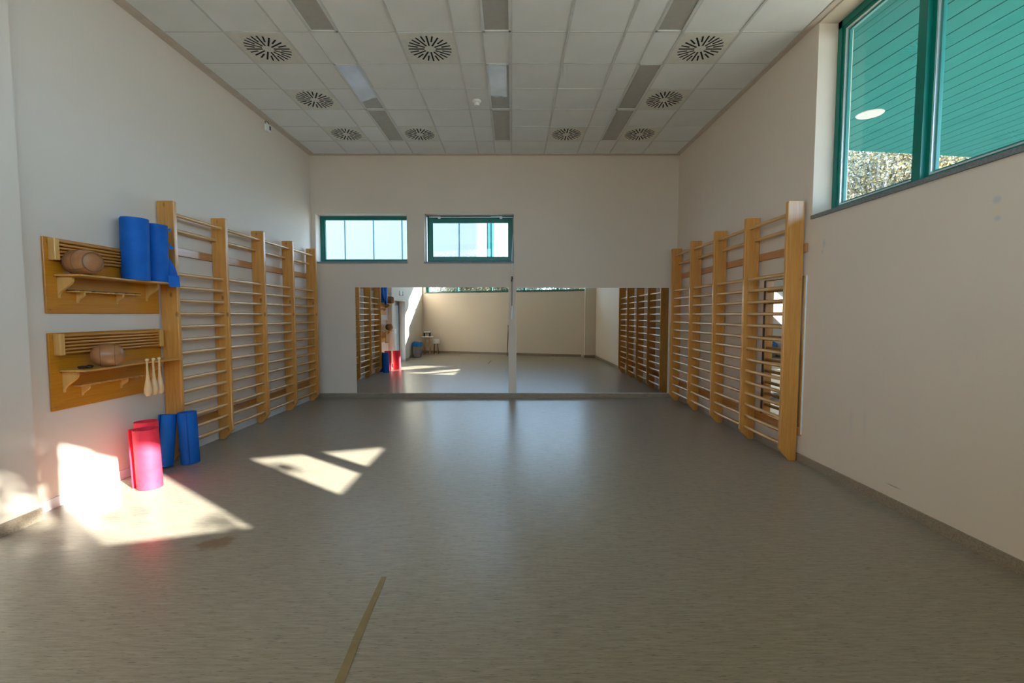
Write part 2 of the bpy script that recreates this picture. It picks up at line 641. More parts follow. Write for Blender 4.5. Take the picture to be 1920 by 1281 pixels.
DIFF = {(-5, 1), (-3, 1), (1, 1), (3, 1), (-5, 3), (3, 3), (-5, 5), (-2, 5), (3, 5)}
LROWS = [(1, 2), (3, 4), (6, 7), (8, 9), (11, 12)]
LIT = {j for a in LROWS for j in a}
tile_cache = {}


def tile(x0, x1, y0, y1):
    key = (round(x1 - x0, 3), round(y1 - y0, 3))
    g = 0.004
    if key not in tile_cache:
        hx, hy = (x1 - x0) / 2 - g, (y1 - y0) / 2 - g
        tile_cache[key] = MB().box((-hx, -hy, 0), (hx, hy, 0.02)).mesh('tile', 'ceiling_tile', bevel=0.003)
    rnd = random.Random(round(x0 * 77 + y0 * 131, 2))
    link('tile', tile_cache[key], ceiling, ((x0 + x1) / 2, (y0 + y1) / 2, HC + 0.004 + rnd.uniform(-0.002, 0.003)),
         (rnd.uniform(-.003, .003), rnd.uniform(-.003, .003), 0))


for j in range(JMAX):
    ya, yb = Y0 - T * (j + 1), Y0 - T * j
    for c in range(-6, 5):
        xa, xb = XG + T * c, XG + T * (c + 1)
        if c == -6:
            xa = XC0
        if c == 4:
            xb = XG + T * 5
            xb = XC1
        if (c, j) in DIFF:
            continue
        if c in (-1, -4, 2) and j in LIT:
            tile(xa, xb - 0.3, ya, yb)
        else:
            tile(xa, xb, ya, yb)
# plain lining over the strip behind the camera
mb = MB().prism([(XL, rear_y(XL)), (2.7, rear_y(2.7)), (3.0995, 0.386), (3.0995, Y0 - T * JMAX), (XL, Y0 - T * JMAX)], HC - 0.002, HC + 0.036)
build(mb, 'lining', 'ceiling_tile', ceiling)

# recessed ceiling lights, 30 x 120 cm
LCOL = {-3: 'left', 0: 'middle', 3: 'right'}
LROW_TXT = {0: 'nearest the mirror wall', 1: 'second from the mirror wall', 2: 'third from the mirror wall', 3: 'fourth from the mirror wall', 4: 'fifth from the mirror wall'}
for ri, (ja, jb) in enumerate(LROWS):
    for c, cn in LCOL.items():
        xb = XG + T * c - 0.004
        xa = xb - 0.292
        ya, yb = Y0 - T * (jb + 1) + 0.004, Y0 - T * ja - 0.004
        r = empty('ceiling_light', ((xa + xb) / 2, (ya + yb) / 2, HC))
        film = ri == 1 and c in (-3, 0)
        lab = 'unlit recessed ceiling light in the %s row, %s' % (cn, LROW_TXT[ri])
        if film:
            lab = 'unlit ceiling light with bluish torn film, %s row' % cn
        tag(r, lab, 'ceiling light', 'recessed ceiling lights')
        hx, hy = (xb - xa) / 2, (yb - ya) / 2
        f = 0.022
        mb = MB().box((-hx, -hy, -0.004), (-hx + f, hy, 0.02)).box((hx - f, -hy, -0.004), (hx, hy, 0.02)).box((-hx, -hy, -0.004), (hx, -hy + f, 0.02)).box((-hx, hy - f, -0.004), (hx, hy, 0.02))
        build(mb, 'frame', 'light_frame', r)
        build(MB().box((-hx + f, -hy + f, 0.008), (hx - f, hy - f, 0.02)), 'diffuser_panel', 'light_panel', r)
        if film:
            e = hy - 0.30 if c == -3 else hy - 0.38
            n = 12
            rnd = random.Random(c + 9)
            pts = [(-hx + f, -hy + f)] + [(hx - f - (0.03 if c == 0 else 0), -hy + f)]
            edge = [(hx - f - (0.03 if c == 0 else 0) - (2 * hx - 2 * f - (0.03 if c == 0 else 0)) * i / n,
                     e + (0.10 * (i / n - 0.5) if c == -3 else 0.02 * math.sin(i)) * (1 if c == 0 else 1.3) + rnd.uniform(-.012, .012)) for i in range(n + 1)]
            fo = build(MB().prism(pts + edge, 0.002, 0.006), 'film', 'light_film', r)
            fo['label'] = 'torn bluish film over the light'

# air diffusers
slot_long = MB().box((0.062, -0.009, -0.0015), (0.238, 0.009, 0.006)).mesh('slot', 'slot_black')
slot_short = MB().box((0.135, -0.009, -0.0015), (0.238, 0.009, 0.006)).mesh('slot', 'slot_black')
hub_me = MB().lathe([(0.0, -0.002), (0.012, -0.002), (0.012, 0.004)], 10).mesh('hub_screw', 'grid_metal')
plate_me = MB().box((-0.296, -0.296, 0), (0.296, 0.296, 0.012)).mesh('plate', 'diffuser_plate', bevel=0.003)
DTXT = {(-5, 1): 'outermost left in the row by the mirror wall', (-3, 1): 'inner left in the row by the mirror wall', (1, 1): 'inner right in the row by the mirror wall',
        (3, 1): 'outermost right in the row by the mirror wall', (-5, 3): 'left one of the middle pair', (3, 3): 'right one of the middle pair',
        (-5, 5): 'left one of the nearest three', (-2, 5): 'middle one of the nearest three', (3, 5): 'right one of the nearest three'}
for (c, j) in sorted(DIFF):
    r = empty('air_diffuser', (XG + T * (c + 0.5), Y0 - T * (j + 0.5), HC - 0.001))
    tag(r, 'round slotted ceiling vent, ' + DTXT[(c, j)], 'air vent', 'slotted ceiling vents')
    link('plate', plate_me, r)
    link('hub_screw', hub_me, r)
    for k in range(24):
        link('slot', slot_long if k % 2 == 0 else slot_short, r, (0, 0, 0), (0, 0, k * PI / 12))

# smoke detector
r = tag(empty('smoke_detector', (-0.487, 6.47, HC)), 'small white smoke detector on the ceiling', 'smoke detector')
build(MB().lathe([(0.058, 0.006), (0.06, -0.012), (0.052, -0.024), (0.036, -0.03)], 20), 'base', 'plastic_white', r, True)
build(MB().lathe([(0.036, -0.028), (0.036, -0.055), (0.03, -0.066), (0.0, -0.068)], 20), 'sensor_head', 'plastic_white', r, True)

# motion sensor high on the left wall
r = tag(empty('motion_sensor', (XL, 7.12, 4.42)), 'small white motion sensor high on the left wall', 'sensor')
build(MB().box((0, -0.045, -0.05), (0.05, 0.045, 0.06)), 'body', 'plastic_white', r, bevel=0.008)
build(MB().box((0.048, 0.005, -0.02), (0.056, 0.04, 0.04)), 'lens', 'plastic_black', r, bevel=0.003)
build(MB().tube([(0.01, -0.03, 0.06), (0.012, -0.05, 0.085), (0.02, -0.02, 0.10), (0.03, 0.02, 0.09), (0.03, 0.03, 0.055)], 0.004, 6), 'cable', 'plastic_black', r, True)


# ------------------------------------------------------------------ windows of the back wall
def bar_frame(mb, x0, x1, z0, z1, y0, y1, t, tb=None):
    tb = t if tb is None else tb
    mb.box((x0, y0, z0), (x0 + t, y1, z1)).box((x1 - t, y0, z0), (x1, y1, z1)).box((x0 + t, y0, z0), (x1 - t, y1, z0 + tb)).box((x0 + t, y0, z1 - t), (x1 - t, y1, z1))
    return mb


FY = D + 0.215
for k, (a, b, c, d) in enumerate((W1, W2)):
    wn = empty('window_%d' % (k + 1), ((a + b) / 2, FY, c))
    struct(wn, ('fixed teal-framed window in the end wall near the corner', 'teal-framed tilting window in the end wall with top closers')[k])
    wn.location = (0, 0, 0)
    sl = build(MB().box((a - 0.006, D - 0.022, c - 0.004), (b + 0.006, FY + 0.02, c + 0.028)), 'sill', 'sill_blue', wn)
    if k == 0:
        build(bar_frame(MB(), a - 0.01, b + 0.10, c + 0.028, d + 0.03, FY, FY + 0.07, 0.075, 0.05), 'frame', 'teal_frame', wn)
        build(bar_frame(MB(), a + 0.064, b + 0.026, c + 0.076, d - 0.046, FY + 0.012, FY + 0.06, 0.022), 'glazing_bead', 'teal_frame', wn)
        build(MB().box((a + 0.06, FY + 0.034, c + 0.07), (b + 0.03, FY + 0.04, d - 0.04)), 'pane', 'glass', wn)
    else:
        a2, b2 = a + 0.02, b + 0.005
        build(bar_frame(MB(), a2, b2, c + 0.028, d, FY, FY + 0.07, 0.055, 0.05), 'frame', 'teal_frame', wn)
        sash = build(bar_frame(MB(), a2 + 0.03, b2 - 0.03, c + 0.06, d - 0.045, FY - 0.028, FY + 0.03, 0.085), 'sash', 'teal_frame', wn, bevel=0.004)
        build(MB().box((a2 + 0.11, FY + 0.004, c + 0.14), (b2 - 0.11, FY + 0.010, d - 0.125)), 'pane', 'glass', sash)
        build(MB().box((a2 + 0.08, FY - 0.04, d - 0.032), (b2 - 0.01, FY - 0.026, d - 0.018)), 'linkage_bar', 'aluminium', wn)
        for xx in (a2 + 0.15, b2 - 0.33):
            cl = build(MB().box((xx - 0.11, FY - 0.05, d - 0.034), (xx + 0.11, FY - 0.027, d - 0.010)), 'closer', 'aluminium', wn, bevel=0.003)
            build(MB().box((xx + 0.06, FY - 0.052, d - 0.055), (xx + 0.11, FY - 0.029, d - 0.034)), 'closer_shoe', 'aluminium', cl)
        build(MB().box((b2 - 0.026, FY - 0.045, d - 0.36), (b2 - 0.008, FY - 0.027, d - 0.018)), 'drive_rail', 'steel_dark', wn)
# crank rod hanging from the tilting window
r = tag(empty('crank_rod', (0.0, D, 1.5)), 'thin metal window crank rod hanging over the gap between the mirrors', 'crank rod')
build(MB().tube([(0.018, 0.17, 1.60), (0.004, 0.10, 1.30), (0.0, 0.02, 1.07), (0.0, -0.028, 1.03), (0.0, -0.03, 0.80)], 0.006, 8), 'upper_rod', 'aluminium', r, True)
build(MB().tube([(0.0, -0.03, 0.80), (0.004, -0.03, 0.76), (-0.004, -0.03, 0.73), (0.0, -0.03, 0.70)], 0.012, 8), 'joint', 'plastic_black', r, True)
build(MB().tube([(0.0, -0.03, 0.70), (0.0, -0.03, 0.25)], 0.006, 8), 'lower_rod', 'steel_dark', r, True)
build(MB().tube([(0.0, -0.03, 0.25), (0.0, -0.03, 0.0)], 0.013, 10), 'grip', 'aluminium', r, True)

# ------------------------------------------------------------------ ribbon window of the right wall
w3 = struct(empty('window_3'), 'long high teal-framed window in the right wall')
FX0, FX1 = XR + 0.195, XR + 0.265
MUL = [3.755, 2.835, 1.92, 1.005]
build(MB().box((XR - 0.018, 0.386, SILL_R - 0.030), (XR + 0.36, 4.768, SILL_R + 0.006)), 'sill', 'sill_stone', w3)
z0, z1 = SILL_R + 0.006, 4.515
mb = MB().box((FX0, 0.24, z0), (FX1, 4.80, z0 + 0.055)).box((FX0, 0.24, z1 - 0.07), (FX1, 4.80, z1)).box((FX0, 4.715, z0), (FX1, 4.80, z1)).box((FX0, 0.24, z0), (FX1, 0.30, z1))
build(mb, 'frame', 'teal_frame', w3)
for yy in MUL:
    mu = build(MB().box((FX0 - 0.03, yy - 0.04, z0 + 0.05), (FX1, yy + 0.04, z1 - 0.065)), 'mullion', 'teal_frame', w3)
edges = [4.715] + [m for y in MUL for m in (y + 0.04, y - 0.04)] + [0.30]
for i in range(0, len(edges), 2):
    ya, yb = edges[i + 1], edges[i]
    za, zb = z0 + 0.055, z1 - 0.07

    def yz_frame(mb, x0, x1, t, ins=0.0):
        a, b, c, d = ya + ins, yb - ins, za + ins, zb - ins
        return mb.box((x0, a, c), (x1, a + t, d)).box((x0, b - t, c), (x1, b, d)).box((x0, a + t, c), (x1, b - t, c + t)).box((x0, a + t, d - t), (x1, b - t, d))
    s1 = build(yz_frame(MB(), FX0 + 0.012, FX1 - 0.005, 0.03), 'sash', 'teal_frame', w3)
    build(yz_frame(MB(), FX0 + 0.016, FX0 + 0.043, 0.016, 0.028), 'aluminium_bead', 'aluminium', s1)
    build(yz_frame(MB(), FX0 + 0.036, FX1 - 0.006, 0.018, 0.044), 'inner_bead', 'teal_light', s1)
    build(MB().box((FX0 + 0.044, ya + 0.05, za + 0.05), (FX0 + 0.050, yb - 0.05, zb - 0.05)), 'pane', 'glass', s1)

# ------------------------------------------------------------------ ribbon window of the rear wall
w4 = struct(empty('window_4'), 'long high teal-framed window of the slanting wall, seen in the mirrors')
mb = MB()
rbox(mb, -0.05, ULEN - 0.115, -0.018, 0.31, SILL_REAR - 0.03, SILL_REAR + 0.005)
build(mb, 'sill', 'sill_stone', w4)
z0, z1 = SILL_REAR + 0.005, 4.515
U1 = ULEN - 0.12
mb = MB()
rbox(mb, -0.05, U1, 0.17, 0.24, z0, z0 + 0.05)
rbox(mb, -0.05, U1, 0.17, 0.24, z1 - 0.07, z1)
rbox(mb, -0.05, -0.02, 0.17, 0.24, z0, z1)
rbox(mb, U1 - 0.10, U1, 0.17, 0.24, z0, z1)
build(mb, 'frame', 'teal_frame', w4)
UM = []
for xm in (-2.30, -0.88, 0.45, 1.72):      # mullions where the mirror shows them
    um = (2.67 - xm) / math.cos(RA)
    UM.append(um)
    mb = MB()
    rbox(mb, um - 0.035, um + 0.035, 0.15, 0.24, z0 + 0.045, z1 - 0.065)
    build(mb, 'mullion', 'teal_frame', w4)
us = sorted([-0.02] + [x for u in UM for x in (u - 0.035, u + 0.035)] + [U1 - 0.10])
for i in range(0, len(us), 2):
    mb = MB()
    rbox(mb, us[i], us[i + 1], 0.20, 0.206, z0 + 0.05, z1 - 0.07)
    build(mb, 'pane', 'glass', w4)

# glazed door in the left wall, seen in the mirror
d1 = struct(empty('door_1'), 'glazed metal-framed door in the left wall, seen in the mirror')
DX = XL - 0.14
for (ya, yb) in ((1.76, 2.41), (2.41, 3.06)):
    lf = build(MB().box((DX, ya, 0.01), (DX + 0.06, ya + 0.09, 2.01)).box((DX, yb - 0.09, 0.01), (DX + 0.06, yb, 2.01)).box((DX, ya + 0.09, 0.01), (DX + 0.06, yb - 0.09, 0.12)).box((DX, ya + 0.09, 1.90), (DX + 0.06, yb - 0.09, 2.01)), 'door_leaf', 'steel_dark', d1)
    build(MB().box((DX + 0.025, ya + 0.09, 0.12), (DX + 0.035, yb - 0.09, 1.90)), 'pane', 'glass', lf)
    yh = yb - 0.05 if ya < 2 else ya + 0.05
    build(MB().tube([(DX + 0.06, yh, 0.98), (DX + 0.10, yh, 0.98), (DX + 0.10, yh, 1.12), (DX + 0.06, yh, 1.12)], 0.008, 8), 'handle', 'aluminium', lf, True)
build(MB().box((DX - 0.02, 1.74, 2.01), (DX + 0.07, 3.08, 2.03)).box((DX - 0.02, 1.742, 0.0), (DX + 0.07, 1.76, 2.01)).box((DX - 0.02, 3.06, 0.0), (DX + 0.07, 3.078, 2.01)), 'door_frame', 'steel_dark', d1)
# lobby wall a little behind the glass, so the door looks into a dim passage
build(MB().box((-5.6, 0.9, 0), (-5.5, 3.9, 2.6)), 'passage_wall', 'wall_paint', d1)
build(MB().box((-5.6, 0.8, 2.6), (-4.1, 4.0, 2.7)), 'passage_ceiling', 'ceiling_tile', d1)
build(MB().box((-5.6, 0.8, -0.2), (-4.15, 4.0, 0.0)), 'passage_floor', 'linoleum', d1)


# ------------------------------------------------------------------ mirrors
def panel_mirror(name, a, b, label, edge='mirror_edge', group=None):
    r = empty(name, ((a[0] + b[0]) / 2, (a[1] + b[1]) / 2, a[2]))
    r.location = (0, 0, 0)
    tag(r, label, 'mirror', group)
    return r


r = panel_mirror('wall_mirror', (-2.955, D, 0.088), (-0.063, D, 2.10), 'wide mirror on the end wall reflecting the red mats and bin', group='mirrors on the end wall')
build(MB().box((-2.953, D - 0.008, 0.092), (-0.066, D - 0.001, 2.096)), 'glass_sheet', 'mirror', r)
build(MB().box((-2.955, D - 0.0075, 0.089), (-0.064, D, 0.0925)).box((-2.955, D - 0.0075, 2.0955), (-0.064, D, 2.099)).box((-2.956, D - 0.0075, 0.089), (-2.9525, D, 2.099)).box((-0.0665, D - 0.0075, 0.089), (-0.063, D, 2.099)), 'edge', 'mirror_edge', r)
r = panel_mirror('wall_mirror', (0.08, D, 0.088), (2.96, D, 2.09), 'wide mirror on the end wall reflecting the corner column', group='mirrors on the end wall')
build(MB().box((0.083, D - 0.008, 0.090), (2.955, D - 0.001, 2.088)), 'glass_sheet', 'mirror', r)
build(MB().box((0.08, D - 0.0085, 0.088), (3.01, D, 0.096)).box((0.08, D - 0.0075, 2.0875), (2.96, D, 2.091)).box((0.08, D - 0.0075, 0.089), (0.0835, D, 2.09)).box((2.955, D - 0.012, 0.089), (3.01, D, 2.091)), 'edge', 'mirror_edge', r)
r = panel_mirror('wall_mirror', (XR, 4.80, 0.30), (XR, 5.58, 1.995), 'narrow mirror mounted behind the nearest bay of the right wall bars')
build(MB().box((XR - 0.016, 4.806, 0.303), (XR - 0.001, 5.555, 1.992)), 'glass_sheet', 'mirror', r)
build(MB().box((XR - 0.016, 4.803, 0.30), (XR, 4.806, 1.995)), 'edge_strip', 'mirror_edge', r)
build(MB().box((XR - 0.020, 5.555, 0.30), (XR, 5.59, 1.995)), 'edge_strip', 'mirror_edge_dark', r)


# ------------------------------------------------------------------ wall bars
POST_Y = [4.865, 5.728, 6.592, 7.455, 8.318]
PT = 0.046           # post thickness along the wall
rung_front = MB().tube([(0, -0.4085, 0), (0, 0.4085, 0)], 0.0205, 12).mesh('rung', 'pine_rung', True)
post_profile = [(0.026, 0.012), (0.026, 2.775), (0.196, 2.775), (0.206, 2.765), (0.206, 0.125), (0.104, 0.0), (0.04, 0.0)]
RUNGS = [(0.142, 0.165 + 0.1425 * k) for k in range(14)] + [(0.072, 2.50), (0.142, 2.648)]


def wall_bars(x_wall, sgn, label):
    r = empty('wall_bars', (x_wall, 6.6, 0))
    tag(r, label, 'wall bars', 'gymnastics wall bars')
    for i, y in enumerate(POST_Y):
        prof = [(sgn * a, b) for a, b in post_profile]
        mbp = MB().prism(prof, -PT / 2, PT / 2, axis=1)
        build(mbp, 'post', 'pine_post', r, bevel=0.006, loc=(0, y - 6.6, 0))
    for i in range(4):
        yc = (POST_Y[i] + POST_Y[i + 1]) / 2 - 6.6
        for (wd, z) in RUNGS:
            link('rung', rung_front, r, (sgn * wd, yc, z))
    ya, yb = POST_Y[0] - 6.6 - 0.055, POST_Y[-1] - 6.6 + 0.055
    for zc in (2.285, 0.325):
        p, q = sorted((sgn * 0.001, sgn * 0.026))
        build(MB().box((p + (0.014 if sgn > 0 and zc < 1 else 0), ya, zc - 0.045), (q, yb, zc + 0.045)), 'mounting_rail', 'pine_rail', r, bevel=0.004)
    return r


wall_bars(XL, 1, 'varnished pine wall bars beside the wooden shelf boards')
wall_bars(XR, -1, 'varnished pine wall bars on the window wall')


# ------------------------------------------------------------------ shelf boards on the left wall
def shelf_board(z0, z1, label, dark_rail):
    ya, yb = 3.66, 4.832
    r = empty('shelf_board', (XL, ya, z0))
    tag(r, label, 'shelf board', 'wooden equipment boards')
    h = z1 - z0
    L = yb - ya
    W = 0.02
    build(MB().box((0.001, 0, 0), (W, L, h)), 'back_panel', 'ply_board', r, bevel=0.003)
    zt = h - 0.008
    # stick holders
    for y in (0.035, L - 0.075):
        b = build(MB().box((W, y, h - 0.185), (W + 0.058, y + 0.042, zt)), 'stick_holder', 'ply_light', r, bevel=0.003)
        build(MB().box((W + 0.014, y + 0.042 if y < 0.5 else y - 0.002, h - 0.182), (W + 0.044, y + (0.044 if y < 0.5 else 0.0), zt - 0.003)), 'holder_plate', 'dowel', b)
    for k in range(6):
        build(MB().tube([(W + 0.030, 0.05, zt - 0.018 - 0.0285 * k), (W + 0.030, L - 0.05, zt - 0.018 - 0.0285 * k)], 0.0115, 10), 'stick', 'dowel', r, True)
    # shelf with a softly scalloped front edge
    sz = 0.318 if dark_rail else 0.332
    pts = [(W, 0.068)]
    n = 28
    for i in range(n + 1):
        t = i / n
        y = 0.062 + t * (L + 0.0 - 0.062)
        d = 0.232 - 0.045 * (0.5 - 0.5 * math.cos(2 * PI * min(1, max(0, (t - 0.16) / 0.68))))
        pts.append((W + d, y))
    pts += [(W, L)]
    build(MB().prism(pts, sz - 0.016, sz), 'shelf', 'ply_shelf', r, bevel=0.002)
    # scrolled brackets
    def bracket(y, zt_, dep, hh, th, nm):
        pr = [(W, zt_), (W + dep, zt_)]
        for i in range(11):
            t = i / 10
            d = dep * (1 - t) ** 0.9 + 0.16 * dep * math.sin(t * 2 * PI)
            pr.append((W + max(0.004, d), zt_ - 0.01 - (hh - 0.01) * t))
        pr.append((W, zt_ - hh))
        build(MB().prism(pr, y, y + th, axis=1), nm, 'ply_light', r)
    bracket(0.095, sz - 0.016, 0.125, 0.175, 0.022, 'bracket')
    bracket(L - 0.175, sz - 0.016, 0.125, 0.175, 0.022, 'bracket')
    # notched club rail
    rz = 0.190
    y0, y1 = 0.17, 0.85
    pr = [(W, y0), (W, y1)]
    nn = 6
    step = (y1 - y0) / nn
    front = []
    for k in range(nn):
        a = y0 + k * step
        front += [(W + 0.075, a), (W + 0.075, a + step * 0.32), (W + 0.045, a + step * 0.40), (W + 0.045, a + step * 0.62), (W + 0.075, a + step * 0.70), (W + 0.075, a + step)]
    rail = build(MB().prism([(W, y0)] + front + [(W, y1)], rz - 0.013, rz), 'club_rail', 'ply_shelf', r)
    if dark_rail:
        build(MB().prism([(W, y0)] + [(W + 0.072 if p[0] > W + 0.06 else p[0] - 0.003, p[1]) for p in front] + [(W, y1)], rz, rz + 0.006), 'rubber_strip', 'plastic_black', rail)
    bracket(0.255, rz - 0.013, 0.065, 0.088, 0.02, 'small_bracket')
    bracket(0.645, rz - 0.013, 0.065, 0.088, 0.02, 'small_bracket')
    for (y, z) in ((0.03, 0.03), (0.03, h - 0.04), (L - 0.03, 0.03)):
        build(MB().tube([(W, y, z), (W + 0.002, y, z)], 0.006, 8), 'screw', 'steel_dark', r)
    return XL + W, ya, z0 + sz


S_UP = shelf_board(1.592, 2.207, 'orange plywood shelf board with blue foam rolls on top', True)
S_LO = shelf_board(0.792, 1.432, 'orange plywood shelf board with hanging clubs, below the other', False)

# medicine rolls
zt = S_UP[2]
r = tag(empty('medicine_ball', (-3.590, 3.835, zt)), 'barrel-shaped brown leather medicine ball on the upper shelf', 'medicine ball', 'leather medicine balls')
MX = Matrix.Translation((0, 0, 0.106)) @ Matrix.Rotation(PI / 2, 4, 'Y')
prof = [(0.03, -0.122), (0.068, -0.115), (0.092, -0.09), (0.103, -0.05), (0.106, 0.0), (0.104, 0.045), (0.098, 0.08), (0.090, 0.105), (0.084, 0.118), (0.076, 0.120), (0.072, 0.112)]
build(MB().lathe(prof, 32, MX), 'body', 'leather', r, True)
ep = build(MB().lathe([(0.074, 0.108), (0.072, 0.113), (0.05, 0.118), (0.02, 0.121), (0.0, 0.121)], 32, MX), 'end_panel', 'leather', r, True)
for h, rr, tk in ((-0.065, 0.1015, 0.0022), (0.03, 0.1056, 0.0022), (0.119, 0.079, 0.0055)):
    build(MB().tube([tuple(MX @ Vector((rr * math.cos(a), rr * math.sin(a), h))) for a in [i * 2 * PI / 32 for i in range(33)]], tk, 6, False), 'seam', 'leather_seam', r, True)
for a in (R(200), R(95), R(310)):
    build(MB().tube([tuple(MX @ Vector((q * math.cos(a), q * math.sin(a), h))) for q, h in prof[1:-2]], 0.002, 5, False), 'seam', 'leather_seam', r, True)
r.rotation_euler = (0, 0, R(-14))

zt = S_LO[2]
r = tag(empty('medicine_ball', (-3.565, 4.00, zt)), 'rounded brown leather medicine ball on the lower shelf', 'medicine ball', 'leather medicine balls')
prof = []
for i in range(15):
    a = -PI / 2 + PI * i / 14
    prof.append((max(0.001, 0.102 * abs(math.cos(a)) ** 0.8), 0.116 * math.sin(a)))
MX = Matrix.Translation((0, 0, 0.102)) @ Matrix.Rotation(R(38), 4, 'Z') @ Matrix.Rotation(PI / 2, 4, 'Y')
build(MB().lathe(prof, 32, MX), 'body', 'leather', r, True)
for h, rr in ((-0.045, 0.0975), (0.05, 0.0965)):
    build(MB().tube([tuple(MX @ Vector((rr * math.cos(a), rr * math.sin(a), h))) for a in [i * 2 * PI / 32 for i in range(33)]], 0.002, 5, False), 'seam', 'leather_seam', r, True)
for a0 in (R(130), R(200), R(60)):
    pts = []
    for i in range(17):
        a = -1.2 + 2.4 * i / 16
        pts.append(tuple(MX @ Vector((0.103 * math.cos(a) ** 0.8 * math.cos(a0), 0.103 * math.cos(a) ** 0.8 * math.sin(a0), 0.116 * math.sin(a)))))
    build(MB().tube(pts, 0.002, 5, False), 'seam', 'leather_seam', r, True)

# three wooden clubs hung in the end of the lower shelf
club = [(0.0, -0.332), (0.018, -0.331), (0.029, -0.318), (0.035, -0.29), (0.0345, -0.262), (0.026, -0.22), (0.016, -0.16), (0.011, -0.10), (0.0095, -0.03), (0.0095, 0.008)]
club_me = MB().lathe(club, 20).mesh('body', 'club_wood', True)
knob_me = MB().lathe([(0.0105, 0.006), (0.017, 0.012), (0.019, 0.022), (0.014, 0.032), (0.004, 0.036)], 16).mesh('knob', 'club_wood', True)
for i, (x, y, nm) in enumerate(((-3.523, 4.372, 'nearest'), (-3.521, 4.445, 'middle'), (-3.519, 4.518, 'farthest'))):
    r = tag(empty('exercise_club', (x, y, zt + 0.001)), 'glossy wooden exercise club hanging from the lower shelf, %s of three' % nm, 'club', 'wooden exercise clubs')
    link('body', club_me, r)
    link('knob', knob_me, r)

# small black strap on the lower shelf
rnd = random.Random(4)
pts = []
for i in range(60):
    t = i / 59
    pts.append((-3.60 + 0.030 * math.sin(t * 31) + rnd.uniform(-.006, .006), 3.765 + 0.125 * t + 0.02 * math.sin(t * 19), zt + 0.011 + 0.010 * abs(math.sin(t * 24))))
r = tag(build(MB().tube(pts, 0.0065, 6), 'skipping_rope', 'plastic_black', None, True), 'small bundle of black rope on the lower shelf', 'rope')


# ------------------------------------------------------------------ rolled foam mats
def mat_roll(name, label, mat, base, radius, height, tilt=(0, 0, 0), spin=0.0, turns=5, flap=0.0, squash=1.0, group='rolled foam mats', th=0.0075, notch=False):
    r = empty(name, base, tilt)
    tag(r, label, 'foam mat', group)
    n = 150
    inner, outer = [], []
    r0 = radius - turns * (th * 1.75)
    for i in range(n + 1):
        t = i / n
        a = spin + t * turns * 2 * PI
        rr = r0 + (radius - r0) * t
        if flap and t > 0.955:
            rr += flap * ((t - 0.955) / 0.045) ** 1.5
        c, s = math.cos(a), math.sin(a) * squash
        inner.append(((rr - th) * c, (rr - th) * s))
        outer.append((rr * c, rr * s))
    vs = [(x, y, 0) for x, y in inner] + [(x, y, 0) for x, y in outer] + [(x, y, height) for x, y in inner] + [(x, y, height) for x, y in outer]
    k = n + 1
    fs = []
    for i in range(n):
        fs += [(i, i + 1, k + i + 1, k + i), (2 * k + i, 3 * k + i, 3 * k + i + 1, 2 * k + i + 1), (i, 2 * k + i, 2 * k + i + 1, i + 1), (k + i, k + i + 1, 3 * k + i + 1, 3 * k + i)]
    fs += [(0, k, 3 * k, 2 * k), (n, 2 * k + n, 3 * k + n, k + n)]
    build(MB().add(vs, fs), 'roll', mat, r, True)
    return r


zu = S_UP[2] + 0.001
mat_roll('foam_mat', 'larger upright blue foam roll standing on the upper shelf', 'foam_blue', (-3.612, 4.40, zu), 0.118, 0.585, (R(0.5), R(1.2), 0), R(200))
rB = mat_roll('foam_mat', 'blue foam roll with torn strip, leaning by the wall bars on the upper shelf', 'foam_blue', (-3.610, 4.665, zu), 0.108, 0.575, (0, R(0.6), 0), R(-40), 5, 0.0)
# torn strip curling out of the second roll and folding over the shelf edge
SRX, SRY = 0.75, 0.66
def ribbon(pts, th=0.007):
    vs, fs = [], []
    for (cx, cy, z, hw) in pts:
        for sg in (-1, 1):
            for o in (0, th):
                vs.append((cx + sg * hw * SRX + o * 0.66, cy + sg * hw * SRY - o * 0.75, z))
    n = len(pts)
    for i in range(n - 1):
        a = i * 4
        b = a + 4
        fs.extend([(a, a + 2, b + 2, b), (a + 1, b + 1, b + 3, a + 3), (a, b, b + 1, a + 1), (a + 2, a + 3, b + 3, b + 2)])
    fs.extend([(0, 1, 3, 2), (4 * n - 4, 4 * n - 2, 4 * n - 1, 4 * n - 3)])
    return MB().add(vs, fs)
build(ribbon([(0.075, 0.065, 0.25, 0.004), (0.082, 0.075, 0.20, 0.016), (0.09, 0.08, 0.15, 0.030), (0.095, 0.078, 0.10, 0.040), (0.105, 0.065, 0.06, 0.043), (0.118, 0.05, 0.05, 0.045)]), 'torn_strip', 'foam_blue', rB)
build(ribbon([(0.118, 0.05, 0.05, 0.047), (0.130, 0.043, 0.075, 0.047), (0.136, 0.038, 0.06, 0.047), (0.140, 0.036, 0.01, 0.047), (0.146, 0.035, -0.045, 0.046)]), 'torn_flap', 'foam_blue', rB)
build(MB().add([(0.10, 0.02, 0.54), (0.125, 0.04, 0.55), (0.11, 0.035, 0.51), (0.10, 0.026, 0.54), (0.125, 0.046, 0.55), (0.11, 0.041, 0.51)], [(0, 1, 2), (5, 4, 3), (0, 3, 4, 1), (1, 4, 5, 2), (2, 5, 3, 0)]), 'torn_corner', 'foam_blue', rB)
build(MB().add([(0.10, 0.02, 0.40), (0.145, 0.05, 0.35), (0.11, 0.035, 0.335), (0.10, 0.026, 0.40), (0.145, 0.056, 0.35), (0.11, 0.041, 0.335)], [(0, 1, 2), (5, 4, 3), (0, 3, 4, 1), (1, 4, 5, 2), (2, 5, 3, 0)]), 'torn_corner', 'foam_blue', rB)

